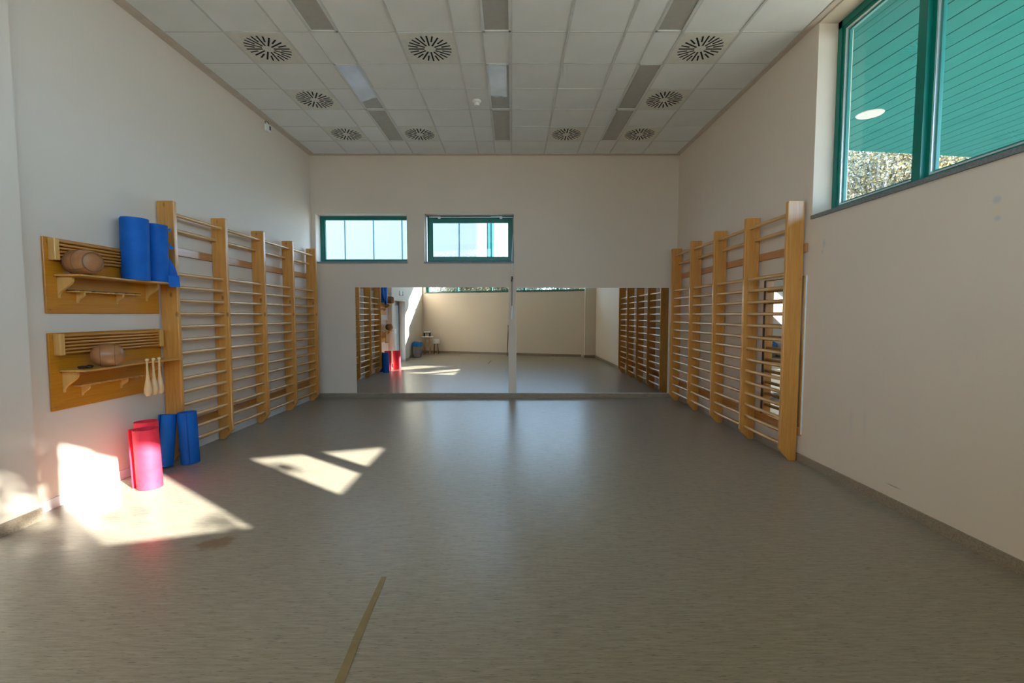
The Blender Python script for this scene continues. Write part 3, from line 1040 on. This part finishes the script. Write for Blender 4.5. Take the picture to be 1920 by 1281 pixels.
mat_roll('foam_mat', 'red foam roll standing free on the floor in the sunlight', 'foam_red', (-3.322, 4.09, 0.001), 0.108, 0.545, (R(1.0), R(-1.2), 0), R(196), 4, 0.028, 0.95)
mat_roll('foam_mat', 'red foam roll half hidden behind the other red roll', 'foam_red', (-3.524, 4.335, 0.001), 0.100, 0.555, (0, R(-0.5), 0), R(20), 4, 0.0)
mat_roll('foam_mat', 'blue foam roll leaning askew between the red rolls and wall bars', 'foam_blue', (-3.602, 4.64, 0.012), 0.082, 0.53, (R(-8), R(0), R(0)), R(-110), 4, 0.006)
mat_roll('foam_mat', 'blue foam roll standing upright in front of the first wall bar post', 'foam_blue', (-3.445, 4.80, 0.001), 0.094, 0.545, (R(0), R(-1.8), 0), R(-62), 5, 0.004)

# ------------------------------------------------------------------ marks on the floor
tp = MB()
tp.add([(-0.787, 2.66, 0.0006), (-0.757, 2.66, 0.0006), (-0.736, 2.12, 0.0006), (-0.778, 2.12, 0.0006),
        (-0.787, 2.66, 0.0013), (-0.757, 2.66, 0.0013), (-0.736, 2.12, 0.0013), (-0.778, 2.12, 0.0013)],
       [(3, 2, 1, 0), (4, 5, 6, 7), (0, 1, 5, 4), (1, 2, 6, 5), (2, 3, 7, 6), (3, 0, 4, 7)])
r = tag(build(tp, 'floor_tape', 'tape'), 'worn yellowish tape strip on the floor, upper piece', 'tape', 'tape strips on the floor')
tp = MB()
tp.add([(-0.776, 2.117, 0.0006), (-0.735, 2.117, 0.0006), (-0.690, 1.40, 0.0006), (-0.738, 1.40, 0.0006),
        (-0.776, 2.117, 0.0013), (-0.735, 2.117, 0.0013), (-0.690, 1.40, 0.0013), (-0.738, 1.40, 0.0013)],
       [(3, 2, 1, 0), (4, 5, 6, 7), (0, 1, 5, 4), (1, 2, 6, 5), (2, 3, 7, 6), (3, 0, 4, 7)])
r = tag(build(tp, 'floor_tape', 'tape'), 'worn yellowish tape strip on the floor, running out of the bottom edge', 'tape', 'tape strips on the floor')

# ------------------------------------------------------------------ things behind the camera, seen in the mirror
r = tag(empty('waste_bin', (-3.55, 0.16, 0)), 'grey waste bin with blue liner bag, seen in the mirror', 'waste bin')
prof_lo, prof_hi = (0.115, 0.135), (0.150, 0.165)
mb = MB()
mb.add([(-0.115, -0.135, 0), (0.115, -0.135, 0), (0.115, 0.135, 0), (-0.115, 0.135, 0), (-0.15, -0.165, 0.50), (0.15, -0.165, 0.50), (0.15, 0.165, 0.50), (-0.15, 0.165, 0.50)],
       [(0, 3, 2, 1), (4, 5, 6, 7), (0, 1, 5, 4), (1, 2, 6, 5), (2, 3, 7, 6), (3, 0, 4, 7)])
build(mb, 'body', 'bin_grey', r, bevel=0.02)
vs, fs = [], []
N = 40
rnd = random.Random(2)
for lev, (zz, sc) in enumerate(((0.41, 1.045), (0.48, 1.06), (0.55, 1.10), (0.545, 1.0), (0.42, 0.9))):
    for j in range(N):
        a = 2 * PI * j / N
        rr = 0.165 / max(abs(math.cos(a)), abs(math.sin(a))) * (0.93 if abs(abs(math.cos(a)) - abs(math.sin(a))) < 0.2 else 1)
        wob = 1 + rnd.uniform(-.03, .03)
        vs.append((rr * sc * wob * math.cos(a) * 0.93, rr * sc * wob * math.sin(a), zz + rnd.uniform(-.018, .018) + (0.03 * math.sin(2 * a) if lev in (2, 3) else 0)))
for lev in range(4):
    for j in range(N):
        q = lev * N
        fs.append((q + j, q + (j + 1) % N, q + N + (j + 1) % N, q + N + j))
build(MB().add(vs, fs), 'liner_bag', 'bag_blue', r, True)

r = tag(empty('side_table', (-3.40, -1.02, 0)), 'small white-topped wooden side table in the corner, seen in the mirror', 'table')
build(MB().lathe([(0.0, 0.69), (0.23, 0.69), (0.235, 0.70), (0.235, 0.715), (0.225, 0.72), (0.0, 0.72)], 28), 'table_top', 'white_laminate', r, True)
for a in (R(45), R(135), R(225), R(315)):
    build(MB().tube([(0.10 * math.cos(a), 0.10 * math.sin(a), 0.69), (0.17 * math.cos(a), 0.17 * math.sin(a), 0.0)], 0.017, 8), 'leg', 'table_wood', r, True)
build(MB().box((-0.13, -0.12, 0.27), (0.13, 0.12, 0.29)), 'lower_shelf', 'table_wood', r)
build(MB().box((-0.11, -0.11, 0.60), (0.11, 0.11, 0.69)), 'apron', 'table_wood', r)
r = tag(empty('small_appliance', (-3.40, -1.02, 0.72)), 'small black and white appliance on the side table, seen in the mirror', 'appliance')
build(MB().box((-0.13, -0.06, 0), (-0.09, 0.06, 0.17)).box((0.08, -0.06, 0.0), (0.13, 0.06, 0.17)), 'side_stand', 'plastic_black', r)
build(MB().box((-0.14, -0.07, 0.12), (0.14, 0.07, 0.15)), 'bridge', 'plastic_black', r)
build(MB().box((-0.12, -0.07, 0.15), (0.13, 0.07, 0.20)), 'cover', 'plastic_white', r, bevel=0.008)

r = tag(empty('stool', (-3.10, -1.28, 0)), 'white-seated stool beside the side table, seen in the mirror', 'stool')
build(MB().lathe([(0.0, 0.42), (0.14, 0.42), (0.15, 0.44), (0.15, 0.58), (0.14, 0.60), (0.0, 0.60)], 20), 'seat', 'white_laminate', r, True)
for a in (R(45), R(135), R(225), R(315)):
    build(MB().tube([(0.08 * math.cos(a), 0.08 * math.sin(a), 0.42), (0.13 * math.cos(a), 0.13 * math.sin(a), 0.0)], 0.013, 8), 'leg', 'plastic_black' if a > 3 else 'table_wood', r, True)

# emergency exit sign and switches
r = tag(empty('exit_sign', (PX, 2.30, 2.21)), 'small white escape-route sign above the glazed door, seen in the mirror', 'sign')
build(MB().box((0.0, -0.20, 0.0), (0.04, 0.20, 0.15)), 'housing', 'plastic_white', r, bevel=0.006)
sg = build(MB().box((0.04, -0.19, 0.01), (0.043, 0.0, 0.14)), 'panel', 'green_sign', r)
mb = MB()   # running figure and doorway
mb.box((0.043, -0.06, 0.03), (0.0445, -0.02, 0.125))
mb.tube([(0.044, -0.105, 0.118), (0.0446, -0.105, 0.118)], 0.010, 8)
mb.add([(0.0445, -0.135, 0.10), (0.0445, -0.095, 0.105), (0.0445, -0.105, 0.065), (0.0445, -0.13, 0.07)], [(0, 1, 2, 3)])
mb.add([(0.0445, -0.13, 0.072), (0.0445, -0.11, 0.068), (0.0445, -0.09, 0.035), (0.0445, -0.105, 0.033)], [(0, 1, 2, 3)])
mb.add([(0.0445, -0.13, 0.072), (0.0445, -0.115, 0.068), (0.0445, -0.155, 0.035), (0.0445, -0.165, 0.045)], [(0, 1, 2, 3)])
build(mb, 'pictogram', 'plastic_white', sg)
for i, (z, lab) in enumerate(((1.40, 'small light switch beside the glazed door, upper one, seen in the mirror'), (1.10, 'small light switch beside the glazed door, lower one, seen in the mirror'))):
    r = tag(empty('light_switch', (PX, 1.40, z)), lab, 'light switch', 'switches beside the door')
    build(MB().box((0, -0.04, -0.04), (0.012, 0.04, 0.04)), 'plate', 'plastic_white', r, bevel=0.003)
    build(MB().box((0.012, -0.025, -0.03), (0.018, 0.025, 0.03)), 'rocker', 'steel_dark', r, bevel=0.002)

# photographer's tripod: only its edge shows in the mirror beside the white gap
r = tag(empty('camera_tripod', (-0.12, -0.36, 0)), 'black camera tripod just visible in the mirror beside the white gap', 'tripod')
for (fx, fy) in ((-0.07, 0.12), (0.16, 0.10), (0.05, -0.17)):
    build(MB().tube([(fx * 0.2, fy * 0.2, 1.16), (fx * 0.75, fy * 0.75, 0.45), (fx, fy, 0.0)], [0.017, 0.016, 0.010], 10), 'leg', 'plastic_black', r, True)
build(MB().tube([(0, 0, 1.0), (0, 0, 1.36)], 0.015, 10), 'centre_column', 'steel_dark', r, True)
build(MB().lathe([(0.0, 1.10), (0.04, 1.10), (0.045, 1.13), (0.045, 1.17), (0.03, 1.19), (0.0, 1.19)], 16), 'collar', 'plastic_black', r, True)
build(MB().lathe([(0.0, 1.33), (0.026, 1.34), (0.032, 1.37), (0.026, 1.40), (0.03, 1.41), (0.0, 1.415)], 16), 'ball_head', 'aluminium', r, True)


# ------------------------------------------------------------------ outside: canopy, façade, trees, ground
SZ = 4.56


def far_edge(x):
    return 8.44 + 0.139 * (x - 6.08)


def near_edge(x):
    return -1.06 + 0.327 * (x - 5.05)


def right_edge(x):
    return near_edge(7.0) + (x - 7.0) / 0.36


cn = tag(empty('canopy', (6.5, 3.5, SZ)), 'teal boarded canopy soffit outside the right window', 'canopy')
cn.location = (0, 0, 0)
bd = Vector((0.09, -0.996, 0))
sp = 0.25
for k in range(32):
    # board k: x offset measured at y = 6.5, boards run along bd
    xa = 3.02 + sp * k
    xb = xa + sp - 0.016

    def at(x0, edge):
        # intersection of the board line through (x0, 6.5) with an edge line
        lo, hi = -14.0, 14.0
        g = lambda s: (6.5 + bd.y * s) - edge(x0 + bd.x * s)
        for _ in range(50):
            mid = (lo + hi) / 2
            if g(mid) > 0:
                lo = mid
            else:
                hi = mid
        return (x0 + bd.x * lo, 6.5 + bd.y * lo)
    low = lambda x: max(near_edge(x), right_edge(x))
    if low(xb) > far_edge(xb) - 0.3:
        break
    q = [at(xa, far_edge), at(xb, far_edge), at(xb, low), at(xa, low)]
    q = [(max(p[0], 3.46), p[1]) for p in q]
    if q[1][0] - q[0][0] < 0.02 and q[2][0] - q[3][0] < 0.02:
        continue
    build(MB().prism(q[::-1], SZ, SZ + 0.02), 'soffit_board', 'soffit_teal', cn)
mb = MB().prism([(3.46, near_edge(3.46)), (7.0, near_edge(7.0)), (10.45, far_edge(10.45)), (3.46, far_edge(3.46))], SZ + 0.021, SZ + 0.30)
build(mb, 'canopy_deck', 'soffit_back', cn)
ld = build(MB().lathe([(0.0, -0.004), (0.165, -0.004), (0.175, 0.006), (0.0, 0.01)], 32), 'downlight', 'lamp_cover', cn, True, loc=(5.32, 6.95, SZ - 0.006))
ld['label'] = 'round white downlight'
# roof edge over the rear wall
mb = MB().prism([(-4.6, near_edge(-4.6)), (3.46, near_edge(3.46)), (3.46, rear_y(3.46) - 0.31), (-4.6, rear_y(-4.6) - 0.31)], SZ, SZ + 0.30)
ov = build(mb, 'roof_overhang', 'soffit_teal')
tag(ov, 'teal roof overhang above the slanting window wall', 'roof overhang', kind='structure')

fb = tag(empty('facade_building', (-4, 14, 0)), 'bright white panelled building outside the end wall windows', 'building')
fb.location = (0, 0, 0)
for k in range(11):
    x1 = -0.76 - 0.868 * k
    x0 = x1 - 0.868 + 0.045
    build(MB().box((x0, 14.0, 0.0), (x1, 14.06, 9.0)), 'panel', 'facade_white', fb)
build(MB().box((-10.4, 14.05, 0), (-0.70, 14.3, 9.0)), 'backing', 'facade_joint', fb)
build(MB().box((-0.715, 13.96, 0), (-0.64, 14.08, 9.0)).box((-0.60, 13.9, 0), (-0.54, 14.06, 9.0)).box((-0.645, 13.98, 0), (-0.595, 14.3, 9.0)), 'corner_post', 'teal_light', fb)
rl = tag(empty('outdoor_lamp', (0, 16, 0)), 'small teal rail and lamp seen outside the tilting window', 'lamp')
rl.location = (0, 0, 0)
build(MB().tube([(-0.9, 16.5, 3.35), (0.6, 16.5, 3.35)], 0.022, 8), 'rail', 'teal_light', rl, True)
build(MB().tube([(-0.30, 16.5, 0.0), (-0.30, 16.5, 3.62)], 0.035, 8), 'post', 'teal_light', rl, True)
build(MB().box((-0.37, 16.45, 3.50), (-0.23, 16.55, 3.68)), 'head', 'teal_light', rl, bevel=0.02)
build(MB().tube([(-0.50, 16.9, 4.35), (-0.18, 16.9, 4.68), (-0.17, 16.9, 4.75)], [0.018, 0.014, 0.02], 6), 'arm', 'bark', rl, True)
build(MB().tube([(-0.50, 16.9, 4.35), (-0.50, 16.9, 0.0)], 0.03, 6), 'mast', 'teal_light', rl, True)

shade_block = build(MB().box((-4.2, 2.0, 5.05), (3.4, 8.95, 9.8)).box((3.4, 2.0, 5.05), (7.2, 8.0, 9.8)), 'added_shade_block', 'wall_paint')  # unseen mass added over the room to keep the façade out of the sun
struct(shade_block, 'unseen block added above the room to shade the white facade')
gr = build(MB().prism([(-60, -60), (60, -60), (60, 60), (-60, 60)], -0.6, -0.3), 'ground', 'outer_ground')
struct(gr, 'pale gravel and leaf ground outside')


def tree(label, base, height, crown_c, crown_r, n_leaf, mat, seed, leaf=0.10, n_br=26, trunk_r=0.13, group='trees outside'):
    rng = np.random.default_rng(seed)
    rnd = random.Random(seed)
    r = empty('tree', base)
    tag(r, label, 'tree', group)
    B = Vector(base)
    cc = Vector(crown_c) - B
    cr = Vector(crown_r)
    mb = MB()
    mb.tube([(0, 0, -0.3), (0.05, 0.03, height * 0.3), (cc.x * 0.5, cc.y * 0.5, cc.z * 0.8), (cc.x, cc.y, cc.z + cr.z * 0.7)], [trunk_r, trunk_r * 0.85, trunk_r * 0.6, trunk_r * 0.2], 8)
    build(mb, 'trunk', 'bark', r, True)
    tips = []
    mb = MB()
    for i in range(n_br):
        d = Vector((rnd.gauss(0, 1), rnd.gauss(0, 1), rnd.gauss(0.1, 0.8))).normalized()
        k = rnd.uniform(0.55, 1.0)
        tip = cc + Vector((d.x * cr.x, d.y * cr.y, d.z * cr.z)) * k
        s = Vector((cc.x * 0.6, cc.y * 0.6, max(1.0, cc.z - cr.z * rnd.uniform(0.1, 0.9))))
        mid = s.lerp(tip, 0.5) + Vector((rnd.gauss(0, .2), rnd.gauss(0, .2), rnd.uniform(0.0, 0.5)))
        mb.tube([s, mid, tip], [0.05, 0.028, 0.008], 5)
        tips += [(mid, 0.5), (tip, 1.0)]
        for q in range(3):
            t2 = tip + Vector((rnd.gauss(0, .5), rnd.gauss(0, .5), rnd.gauss(0, .4)))
            mb.tube([mid.lerp(tip, rnd.uniform(.2, .8)), t2], [0.015, 0.004], 4)
            tips.append((t2, 1.0))
    br = build(mb, 'branches', 'bark', r)
    br['kind'] = 'stuff'
    tp_ = np.array([t[0][:] for t in tips])
    idx = rng.integers(0, len(tp_), n_leaf)
    P = tp_[idx] + rng.normal(0, 1, (n_leaf, 3)) * np.array([0.42, 0.42, 0.38]) * (max(cr) / 2.4)
    leaf_mesh(P, rng, leaf, 'foliage', mat, r)
    return r


def leaf_mesh(P, rng, leaf, name, mat, parent):
    n = len(P)
    a = rng.normal(0, 1, (n, 3))
    a /= np.linalg.norm(a, axis=1)[:, None]
    b = rng.normal(0, 1, (n, 3))
    b -= a * (a * b).sum(1)[:, None]
    b /= np.linalg.norm(b, axis=1)[:, None]
    s = leaf * rng.uniform(0.6, 1.3, (n, 1))
    V = np.stack([P - a * s * .6, P + b * s * .36, P + a * s * .6, P - b * s * .36], 1).reshape(-1, 3)
    me = bpy.data.meshes.new(name)
    me.vertices.add(4 * n)
    me.vertices.foreach_set('co', V.astype(np.float32).ravel())
    me.loops.add(4 * n)
    me.loops.foreach_set('vertex_index', np.arange(4 * n, dtype=np.int32))
    me.polygons.add(n)
    me.polygons.foreach_set('loop_start', np.arange(0, 4 * n, 4, dtype=np.int32))
    me.polygons.foreach_set('loop_total', np.full(n, 4, dtype=np.int32))
    me.update(calc_edges=True)
    me.materials.append(MATS[mat])
    o = link(name, me, parent)
    o['kind'] = 'stuff'
    return o


# seen through the right window, below the canopy edge
tree('tall autumn tree outside the right window, left of the others', (15.0, 19.0, -0.3), 9.0, (15.0, 19.0, 6.6), (2.6, 2.6, 3.0), 20000, 'leaf_autumn', 1, 0.10, 40)
tree('golden autumn tree outside the right window, between the panes', (18.0, 19.5, -0.3), 9.5, (18.0, 19.5, 6.8), (2.8, 2.6, 3.2), 20000, 'leaf_autumn', 2, 0.10, 40)
tree('autumn tree outside the right window, farthest to the right', (21.6, 19.0, -0.3), 9.0, (21.6, 19.0, 6.8), (2.8, 2.8, 3.2), 18000, 'leaf_autumn', 3, 0.10, 40)
tree('greyish green tree behind the autumn trees outside the right window', (17.0, 24.5, -0.3), 11, (17.0, 24.5, 8.0), (4.0, 2.6, 3.6), 24000, 'leaf_green', 5, 0.14, 44)
# seen in the mirrors through the rear window
tree('bushy autumn tree seen in the mirror, left of its group', (-2.9, -11.5, -0.3), 5.6, (-2.9, -11.5, 3.4), (2.1, 1.6, 2.0), 16000, 'leaf_autumn', 7, 0.11, 36)
tree('bushy green tree seen in the mirror beside the white gap', (0.4, -12.0, -0.3), 5.8, (0.4, -12.0, 3.5), (2.1, 1.6, 2.1), 16000, 'leaf_green', 8, 0.11, 36)
tree('bushy autumn tree seen in the mirror toward the corner column', (3.8, -11.0, -0.3), 5.6, (3.8, -11.0, 3.4), (2.2, 1.6, 2.0), 16000, 'leaf_autumn', 9, 0.11, 36)

# the tree whose leaves dapple the sunlit floor and pilaster
rng = np.random.default_rng(11)
B = Vector((11.6, -7.0, -0.3))
sh = tag(empty('tree', B), 'slender tree outside whose leaves dapple the sunlit floor', 'tree', 'trees outside')
SH = Vector((0.807, -0.590, 0.456))
clusters = []
def blot(p, t, rad, n):
    clusters.append((Vector(p) + SH * t, rad, n))
F = {}
for (x, y) in ((-2.71, 3.90), (-2.45, 3.88), (-2.36, 3.86), (-2.28, 3.40), (-2.18, 3.34), (-1.98, 3.47), (-1.90, 3.42), (-3.02, 3.46)):
    blot((x, y, 0), 12.2, 0.055, 5)
for (x, y) in ((-2.66, 4.72), (-2.30, 4.62), (-2.36, 4.64)):
    blot((x, y, 0), 12.0, 0.03, 4)
for (x, y) in ((-3.12, 3.05), (-3.28, 3.12), (-3.42, 3.02), (-3.05, 2.80), (-3.25, 2.75), (-3.45, 2.72), (-3.58, 2.88), (-3.6, 3.10), (-3.45, 3.22)):
    blot((x, y, 0), 12.6, 0.11, 16)
for (y, z) in ((3.36, 0.33), (3.22, 0.26), (3.28, 0.55), (3.12, 0.50), (3.05, 0.3), (3.18, 0.66), (3.38, 0.64), (3.15, 0.08), (3.05, 0.75), (3.40, 0.48)):
    blot((PX, y, z), 12.8, 0.09, 24)
for (y, z) in ((3.47, 0.40), (3.48, 0.28), (3.54, 0.52), (3.47, 0.16), (3.60, 0.50), (3.56, 0.40)):
    blot((XL, y, z), 12.8, 0.05, 9)
P = []
for c, rad, n in clusters:
    P.append(np.array(c - B) + rng.normal(0, rad, (n, 3)))
P = np.concatenate(P)
leaf_mesh(P, rng, 0.12, 'foliage', 'leaf_autumn', sh)
mb = MB().tube([(0, 0, -0.3), (0.1, 0.05, 2.2), (-0.1, 0.2, 4.4), (-0.9, 0.8, 6.0)], [0.11, 0.10, 0.07, 0.04], 8)
build(mb, 'trunk', 'bark', sh, True)
mb = MB()
hub = Vector((-0.9, 0.8, 6.0))
for i, (c, rad, n) in enumerate(clusters):
    q = c - B
    if i % 3 == 0:
        mb.tube([hub, hub.lerp(q, 0.5) + Vector((0, 0, 0.15)), q], [0.018, 0.01, 0.004], 5)
bo = build(mb, 'branches', 'bark', sh)
bo['kind'] = 'stuff'
